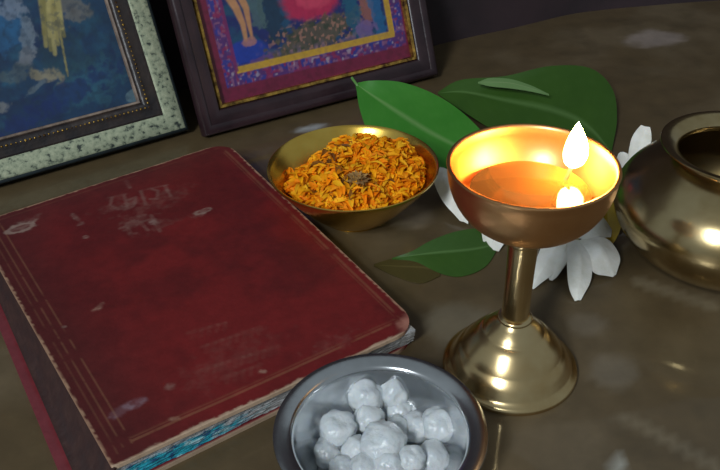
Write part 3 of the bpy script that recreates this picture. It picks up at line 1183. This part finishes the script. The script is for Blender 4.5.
# dried flower head at the front of the heap
parts = []
for k in range(70):
    a, e = RNG.uniform(0, 2 * PI), RNG.uniform(.1, 1.3)
    tip = np.array([math.cos(a) * math.cos(e), math.sin(a) * math.cos(e), math.sin(e) * .8]) * RNG.uniform(.55, .95)
    parts.append(petal_grid(tip * .1, tip, .34, .05, .3, thick=.03, n=5, m=3))
v, f = join(parts)
hz = float(heap(np.array([.3]), np.array([-3.1]))[0])
tag(mesh_obj('dried_flower', v, f, M_dry, loc=(pc[0] + .3, pc[1] - 3.1, hz + .15)), 'dull brown dried flower head among the orange petals', 'flower')

# ------------------------------------------------------------------ steel bowl of rock sugar
ZS = 3.0
sc_ = at(380, 428, ZS)
RS = 1.03
pr = [(0, .1), (2.5, .1), (2.6, 0), (2.8, .02), (3.1, .3), (3.6, 1.2), (3.95, 2.2), (4.1, 2.62), (4.35, 2.78), (4.7, 2.86), (4.86, 2.9), (4.9, 2.98), (4.84, 3.05), (4.6, 3.04), (4.3, 2.98), (4.1, 2.9), (3.98, 2.74), (3.84, 2.2), (3.48, 1.2), (3.0, .42), (2.7, .24), (0, .2)]
pr2 = smooth_curve([(r, z, 0) for r, z in pr[4:]], 90)[:, :2] * [RS, 1]
v, f = lathe(pr[:4] + [(max(r, 0), z) for r, z in pr2], 112)
tag(mesh_obj('steel_bowl', v, f, M_steel, loc=(sc_[0], sc_[1], 0)), 'shallow stainless steel bowl holding white rock sugar in front of the book', 'bowl')


def lump(r, seed, sq=(1, 1, .85)):
    bm = bmesh.new()
    bmesh.ops.create_icosphere(bm, subdivisions=4, radius=1)
    rr = random.Random(seed)
    off = Vector((rr.uniform(0, 50), rr.uniform(0, 50), rr.uniform(0, 50)))
    V = []
    for q in bm.verts:
        p = q.co.copy()
        k = 1 + .20 * mnoise.noise(p * 1.6 + off) + .07 * mnoise.noise(p * 4.2 + off) + .03 * mnoise.noise(p * 10 + off)
        V.append((p.x * r * sq[0] * k, p.y * r * sq[1] * k, p.z * r * sq[2] * k))
    F = [[x.index for x in g.verts] for g in bm.faces]
    bm.free()
    return V, F


sugar = [
    (366, 397, 1.35, .74, 'upright white sugar lump at the back left, taller neighbour of the rearmost lump'),
    (394, 393, 1.30, .72, 'rearmost white sugar lump in the steel bowl'),
    (338, 428, 1.2, .74, 'round white sugar lump at the far left of the pile'),
    (440, 424, 1.2, .80, 'large white sugar lump at the far right of the pile'),
    (368, 419, 1.0, .70, 'white sugar lump just in front of the upright back left lump'),
    (383, 443, 1.45, .90, 'biggest white sugar lump in the middle of the steel bowl'),
    (410, 459, 1.2, .60, 'small white sugar lump at the front right of the middle lump'),
    (356, 449, 1.0, .60, 'white sugar lump at the front left of the middle lump'),
    (365, 467, 1.1, .60, 'white sugar lump at the very front edge of the picture'),
    (399, 410, .8, .60, 'greyish sugar lump under the rearmost lump'),
    (417, 427, .7, .72, 'dull sugar lump between the middle and the far right lumps'),
    (398, 428, .75, .55, 'sunken sugar lump behind the middle lump'),
    (388, 466, 1.0, .75, 'white sugar lump in front of the middle lump'),
    (433, 458, .6, .70, 'low dull sugar lump near the right wall of the steel bowl'),
    (327, 452, .6, .66, 'low dull sugar lump near the left wall of the steel bowl'),
    (345, 468, .6, .62, 'low sugar lump at the front left of the steel bowl'),
    (418, 408, .7, .5, 'small dull sugar lump behind the far right lump'),
]
for k, (px, py, z, r, lab) in enumerate(sugar):
    p = at(px, py, z)
    dx, dy = p[0] - sc_[0], p[1] - sc_[1]
    rk = random.Random(k)
    v, f = lump(r * 1.2, 100 + k, (rk.uniform(.92, 1.08), rk.uniform(.92, 1.08), 1.15 if k < 2 else rk.uniform(.8, .95)))
    tag(mesh_obj('rock_sugar', v, f, M_sugar, loc=tuple(p)), lab, 'sugar lump', 'rock sugar lumps in the steel bowl')

# ------------------------------------------------------------------ brass pot at the right
kc = at(744, 146, 8.3)
KX, KZ = 1.03, .91
kc = np.array([kc[0], kc[1], 0])
pr = [(0, .25), (2.6, .25), (2.8, 0), (3.1, 0), (3.25, .2), (4.4, .75), (5.5, 1.7), (6.3, 2.9), (6.72, 4.2), (6.62, 5.2), (6.1, 6.3), (5.35, 7.15), (4.55, 7.85), (3.95, 8.3)]
P1 = smooth_curve([(r, z, 0) for r, z in pr[4:]], 46)[:, :2] * [KX, KZ]
inner = [(max(r - .2, 0), z) for r, z in P1[::-1]]
prof = [tuple(q) for q in pr[:4]] + [tuple(q) for q in P1] + [(3.75 * KX, 8.2 * KZ)] + [(r, z + .12) for r, z in inner[2:]] + [(0, .5)]
pot = thing('brass_pot', 'rounded brass water pot standing at the right edge of the picture', 'pot', tuple(kc))
v, f = lathe(prof, 128)
mesh_obj('body', v, f, M_pot, pot)
prof = [(3.72, 8.0), (3.95, 8.2), (3.78, 8.45), (3.72, 8.7), (3.85, 9.05), (4.15, 9.35), (4.5, 9.52), (4.62, 9.6), (4.62, 9.72), (4.5, 9.78), (4.2, 9.68), (3.9, 9.42), (3.62, 9.05), (3.5, 8.7), (3.56, 8.4), (3.6, 8.1), (3.72, 8.0)]
prof = [(r, 8.2 + (z - 8.2) * .6) for r, z in prof]
P2 = smooth_curve([(r, z, 0) for r, z in prof], 60)[:, :2] * [KX, KZ]
v, f = lathe([tuple(q) for q in P2], 128)
mesh_obj('neck', v, f, M_pot, pot)

# ------------------------------------------------------------------ leaves
def leaf(name, label, A, Mm, B, mat, thick=.05, ripple=0.0, vein=True, stalk=None):
    pa, pm, pb = [[at(*q) for q in E] for E in (A, Mm, B)]
    o0 = np.mean(pm, axis=0)
    o0[2] = min(q[2] for q in pa + pm + pb)
    n, m = 40, 21
    v, f = blade(pa, pm, pb, n, m, thick, ripple)
    t = np.tile(np.linspace(-1, 1, m), n)
    s = np.repeat(np.linspace(0, 1, n), m)
    g = 1 - sm(.02, .07, np.abs(t))
    ph = (s * 9 - np.abs(t) * 1.6) % 1.0
    g = np.maximum(g, (1 - sm(.02, .10, np.minimum(ph, 1 - ph))) * .08) * .55
    c = np.repeat(g[:, None], 3, axis=1)
    root = thing(name, label, 'leaf', tuple(o0))
    mesh_obj('leaf_blade', np.array(v) - o0, f, mat, root, cols=np.vstack([c, c]))
    if stalk:
        ps = smooth_curve([at(*q) for q in stalk], 10)
        V, F = [], []
        for i, p in enumerate(ps):
            for k in range(8):
                a = 2 * PI * k / 8
                V.append(p + np.array([math.cos(a) * .11, math.sin(a) * .05, math.sin(a) * .1]) - o0)
        for i in range(9):
            for k in range(8):
                F.append((i * 8 + k, i * 8 + (k + 1) % 8, (i + 1) * 8 + (k + 1) % 8, (i + 1) * 8 + k))
        F += [tuple(range(8)), tuple(range(79, 71, -1))]
        mesh_obj('stalk', V, F, mat, root, cols=np.full((80, 3), .4))
    return root


leaf('green_leaf', 'bright green leaf standing behind the bowl of petals, its stalk against the dark frame',
     [(356, 83, 3.0), (372, 80.5, 3.4), (400, 82, 3.2), (430, 92, 2.6), (458, 109, 2.0), (484, 134, 1.2), (496, 156, .7)],
     [(356, 84, 3.0), (372, 95, 2.5), (398, 112, 1.9), (430, 132, 1.3), (465, 150, .8), (485, 160, .6), (496, 157, .7)],
     [(356, 85, 3.0), (360, 110, 1.9), (372, 138, 1.0), (400, 160, .5), (440, 172, .3), (475, 172, .3), (496, 158, .7)], M_leaf,
     stalk=[(352, 78, 3.25), (357, 85, 3.0)])
leaf('green_leaf', 'large dark green leaf behind the flame and the lamp bowl',
     [(438, 92, 1.2), (460, 80, 1.9), (505, 76, 2.4), (550, 66, 2.6), (590, 68, 2.3), (612, 88, 1.6), (617, 118, .8), (612, 150, .3)],
     [(438, 93, 1.2), (465, 92, 1.3), (505, 100, 1.3), (545, 108, 1.2), (575, 118, 1.0), (592, 130, .7), (603, 142, .4), (611, 152, .3)],
     [(438, 94, 1.2), (452, 104, .9), (485, 125, .6), (520, 145, .4), (550, 158, .3), (575, 164, .25), (595, 160, .25), (610, 153, .3)], M_leafdark)
leaf('green_leaf', 'added pale green sliver standing for the highlight on the large dark leaf behind the lamp',  # added sliver, coloured pale as the shine along the big leaf's midrib
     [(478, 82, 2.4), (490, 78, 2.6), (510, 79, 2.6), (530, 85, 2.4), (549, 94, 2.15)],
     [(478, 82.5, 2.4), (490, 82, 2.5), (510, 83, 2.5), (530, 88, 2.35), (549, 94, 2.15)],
     [(478, 83, 2.4), (490, 86, 2.35), (510, 88, 2.35), (530, 91, 2.25), (549, 95, 2.15)], leaf_mat('leaf_highlight', (112, 150, 90), (130, 164, 106), (170, 190, 140)))
leaf('green_leaf', 'dull green leaf lying flat on the floor between the book corner and the lamp stem',
     [(392, 258, .15), (412, 251, .5), (432, 240, .8), (458, 231, .8), (484, 229, .6), (500, 240, .2)],
     [(392, 258.5, .15), (415, 255, .3), (440, 252, .35), (465, 250, .35), (485, 247, .3), (500, 242, .2)],
     [(392, 259, .15), (415, 262, .1), (440, 273, .1), (462, 276, .1), (486, 266, .1), (500, 244, .15)], M_leafdark)
leaf('olive_patch', 'olive brown leaf-shaped patch on the floor under the dull green leaf by the book corner',  # thin leaf-shaped sheet in olive brown
     [(374, 264, .08), (395, 258, .12), (420, 257, .12), (440, 262, .08)],
     [(374, 265, .08), (395, 266, .1), (420, 267, .1), (440, 270, .08)],
     [(374, 266, .08), (395, 276, .08), (420, 283, .08), (440, 276, .08)], leaf_mat('olive_brown', (92, 80, 44), (78, 70, 36), (120, 108, 64)), thick=.04)
leaf('yellow_leaf', 'yellowing leaf standing between the lamp bowl and the brass pot',
     [(607, 246, .3), (600, 225, 1.1), (600, 205, 2.0), (606, 186, 2.8), (614, 174, 3.3)],
     [(608, 246, .3), (608, 228, .9), (608, 208, 1.8), (611, 188, 2.7), (614, 174, 3.3)],
     [(611, 247, .3), (620, 230, 1.0), (622, 208, 1.9), (620, 188, 2.7), (615, 174, 3.3)], M_leafyellow)


# ------------------------------------------------------------------ white flowers
def flower(label, centre, petals, blades=(), heart=True):
    c0 = at(*centre)
    root = thing('white_flower', label, 'flower', (c0[0], c0[1], 0), 'white flowers around the lamp')
    o0 = np.array([c0[0], c0[1], 0])
    for k, (px, py, z, w, bow, *rest) in enumerate(petals):
        b = at(*rest[0]) if rest and rest[0] else c0
        v, f = petal_grid(b - o0, at(px, py, z) - o0, w, bow, rest[1] if len(rest) > 1 else .35, thick=.07)
        mesh_obj('petal', v, f, M_petal, root)
    for A, B, lift in blades:
        pa, pb = smooth_curve([at(*q) for q in A], 9), smooth_curve([at(*q) for q in B], 9)
        mid = (pa + pb) / 2
        mid[:, 2] += lift * np.sin(np.linspace(0.15, PI - .15, 9))
        v, f = blade(pa, mid, pb, 26, 13, .08, .05)
        v = np.array(v)
        v[:, 2] = np.maximum(v[:, 2], .03)
        mesh_obj('petal', v - o0, f, M_petal, root)
    if heart:
        v, f = lump(.42, len(label), (1, 1, .9))
        mesh_obj('flower_centre', np.array(v) + (c0 - o0), f, M_pistil, root)['label'] = 'cream flower centre'
    return root


flower('white flower with drooping petals on the floor right of the lamp stem', (573, 236, 1.3), [
    (551, 280, .15, 1.5, .5, (566, 240, 1.0)),
    (548, 214, 1.4, 1.9, .4),
], [
    ([(568, 228, 1.5), (548, 236, 1.5), (536, 260, .9), (530, 289, .12)], [(575, 238, 1.2), (567, 256, .9), (553, 274, .4), (534, 289, .12)], .3),
    ([(567, 240, 1.3), (567, 264, 1.2), (569, 288, .5), (575, 301, .12)], [(581, 240, 1.3), (591, 258, 1.2), (591, 280, .5), (581, 300, .12)], .3),
    ([(577, 242, 1.3), (588, 262, 1.1), (596, 274, .5), (613, 277, .15)], [(588, 236, 1.4), (609, 240, 1.4), (620, 257, .8), (616, 275, .15)], .35),
    ([(572, 238, 1.3), (592, 240, 1.4), (611, 237, 1.0)], [(574, 224, 1.9), (597, 213, 2.3), (612, 230, 1.1)], .3),
])
flower('white flower half hidden on the floor between the petal bowl and the lamp bowl', (494, 206, 1.2), [
    (487, 247, .15, 1.4, .5),
    (505, 244, .15, 1.3, .5),
    (525, 195, .8, 1.8, .5),
], [
    ([(440, 167, 1.9), (433, 178, 1.6), (444, 203, .8), (460, 221, .25)], [(449, 170, 1.9), (458, 186, 1.7), (468, 207, 1.0), (468, 224, .25)], .3),
    ([(455, 176, 1.6), (462, 195, 1.3), (474, 216, .6), (486, 230, .2)], [(474, 186, 1.6), (486, 202, 1.3), (496, 218, .6), (496, 233, .2)], .3),
    ([(496, 208, 1.2), (484, 222, .9), (482, 238, .4), (489, 250, .15)], [(506, 212, 1.2), (506, 226, .9), (506, 240, .4), (499, 251, .15)], .2),
])
flower('white flower with upright petals leaning against the brass pot', (628, 194, 1.3), [
    (622, 152, 3.2, 1.7, .4),
    (618, 196, 1.2, 1.5, .3),
    (622, 222, .4, 1.4, .3),
], [
    ([(628, 188, 1.6), (628, 160, 3.2), (632, 138, 4.3), (641, 125, 4.9)], [(638, 190, 1.6), (641, 166, 3.0), (651, 142, 4.2), (650, 127, 4.8)], -.25),
    ([(630, 190, 1.6), (634, 172, 2.4), (646, 156, 3.2), (656, 151, 3.5)], [(634, 196, 1.5), (642, 182, 2.2), (654, 166, 2.9), (661, 157, 3.3)], .2),
])

# ------------------------------------------------------------------ light
w = bpy.data.worlds.new('room_light')
bpy.context.scene.world = w
w.use_nodes = True
bg = w.node_tree.nodes['Background']
bg.inputs['Color'].default_value = (0.62, 0.72, 0.78, 1)
bg.inputs['Strength'].default_value = 0.32


def area(name, loc, target, sx, sy, power, col):
    d = bpy.data.lights.new(name, 'AREA')
    d.shape = 'RECTANGLE'
    d.size, d.size_y = sx, sy
    d.energy = power
    d.color = col
    o = bpy.data.objects.new(name, d)
    C.objects.link(o)
    o.location = loc
    o.rotation_euler = (Vector(target) - Vector(loc)).to_track_quat('-Z', 'Y').to_euler()
    return o


WT = Vector((0.05, .45, 0))
WP = Vector((-1.32, -2.02, 2.15))
wdir = (WT - WP).normalized()
wside = wdir.cross(Vector((0, 0, 1))).normalized()
wup = wside.cross(wdir)
for k in (-1, 1):
    q = WP + wup * (.30 * k)
    area('window_daylight', q, q + wdir, .45, .42, 38.0, (.88, .95, 1.0))

# a small bulb hanging in the room: its glint lies on the polished floor at the right
fp = at(693, 352, 0)
dv = fp - EYE
dv = dv / np.linalg.norm(dv)
rf = np.array([dv[0], dv[1], -dv[2]])
bp_ = fp + rf * 110
bd = bpy.data.lights.new('room_bulb', 'POINT')
bd.energy = 9.0
bd.shadow_soft_size = 0.022
bd.color = (1.0, .86, .62)
bo = bpy.data.objects.new('room_bulb', bd)
C.objects.link(bo)
bo.location = bp_ * S

sc = bpy.context.scene
sc.view_settings.view_transform = 'Standard'
sc.view_settings.look = 'None'
sc.view_settings.exposure = 0.15
sc.view_settings.gamma = 1.0
sc.view_settings.use_curve_mapping = False
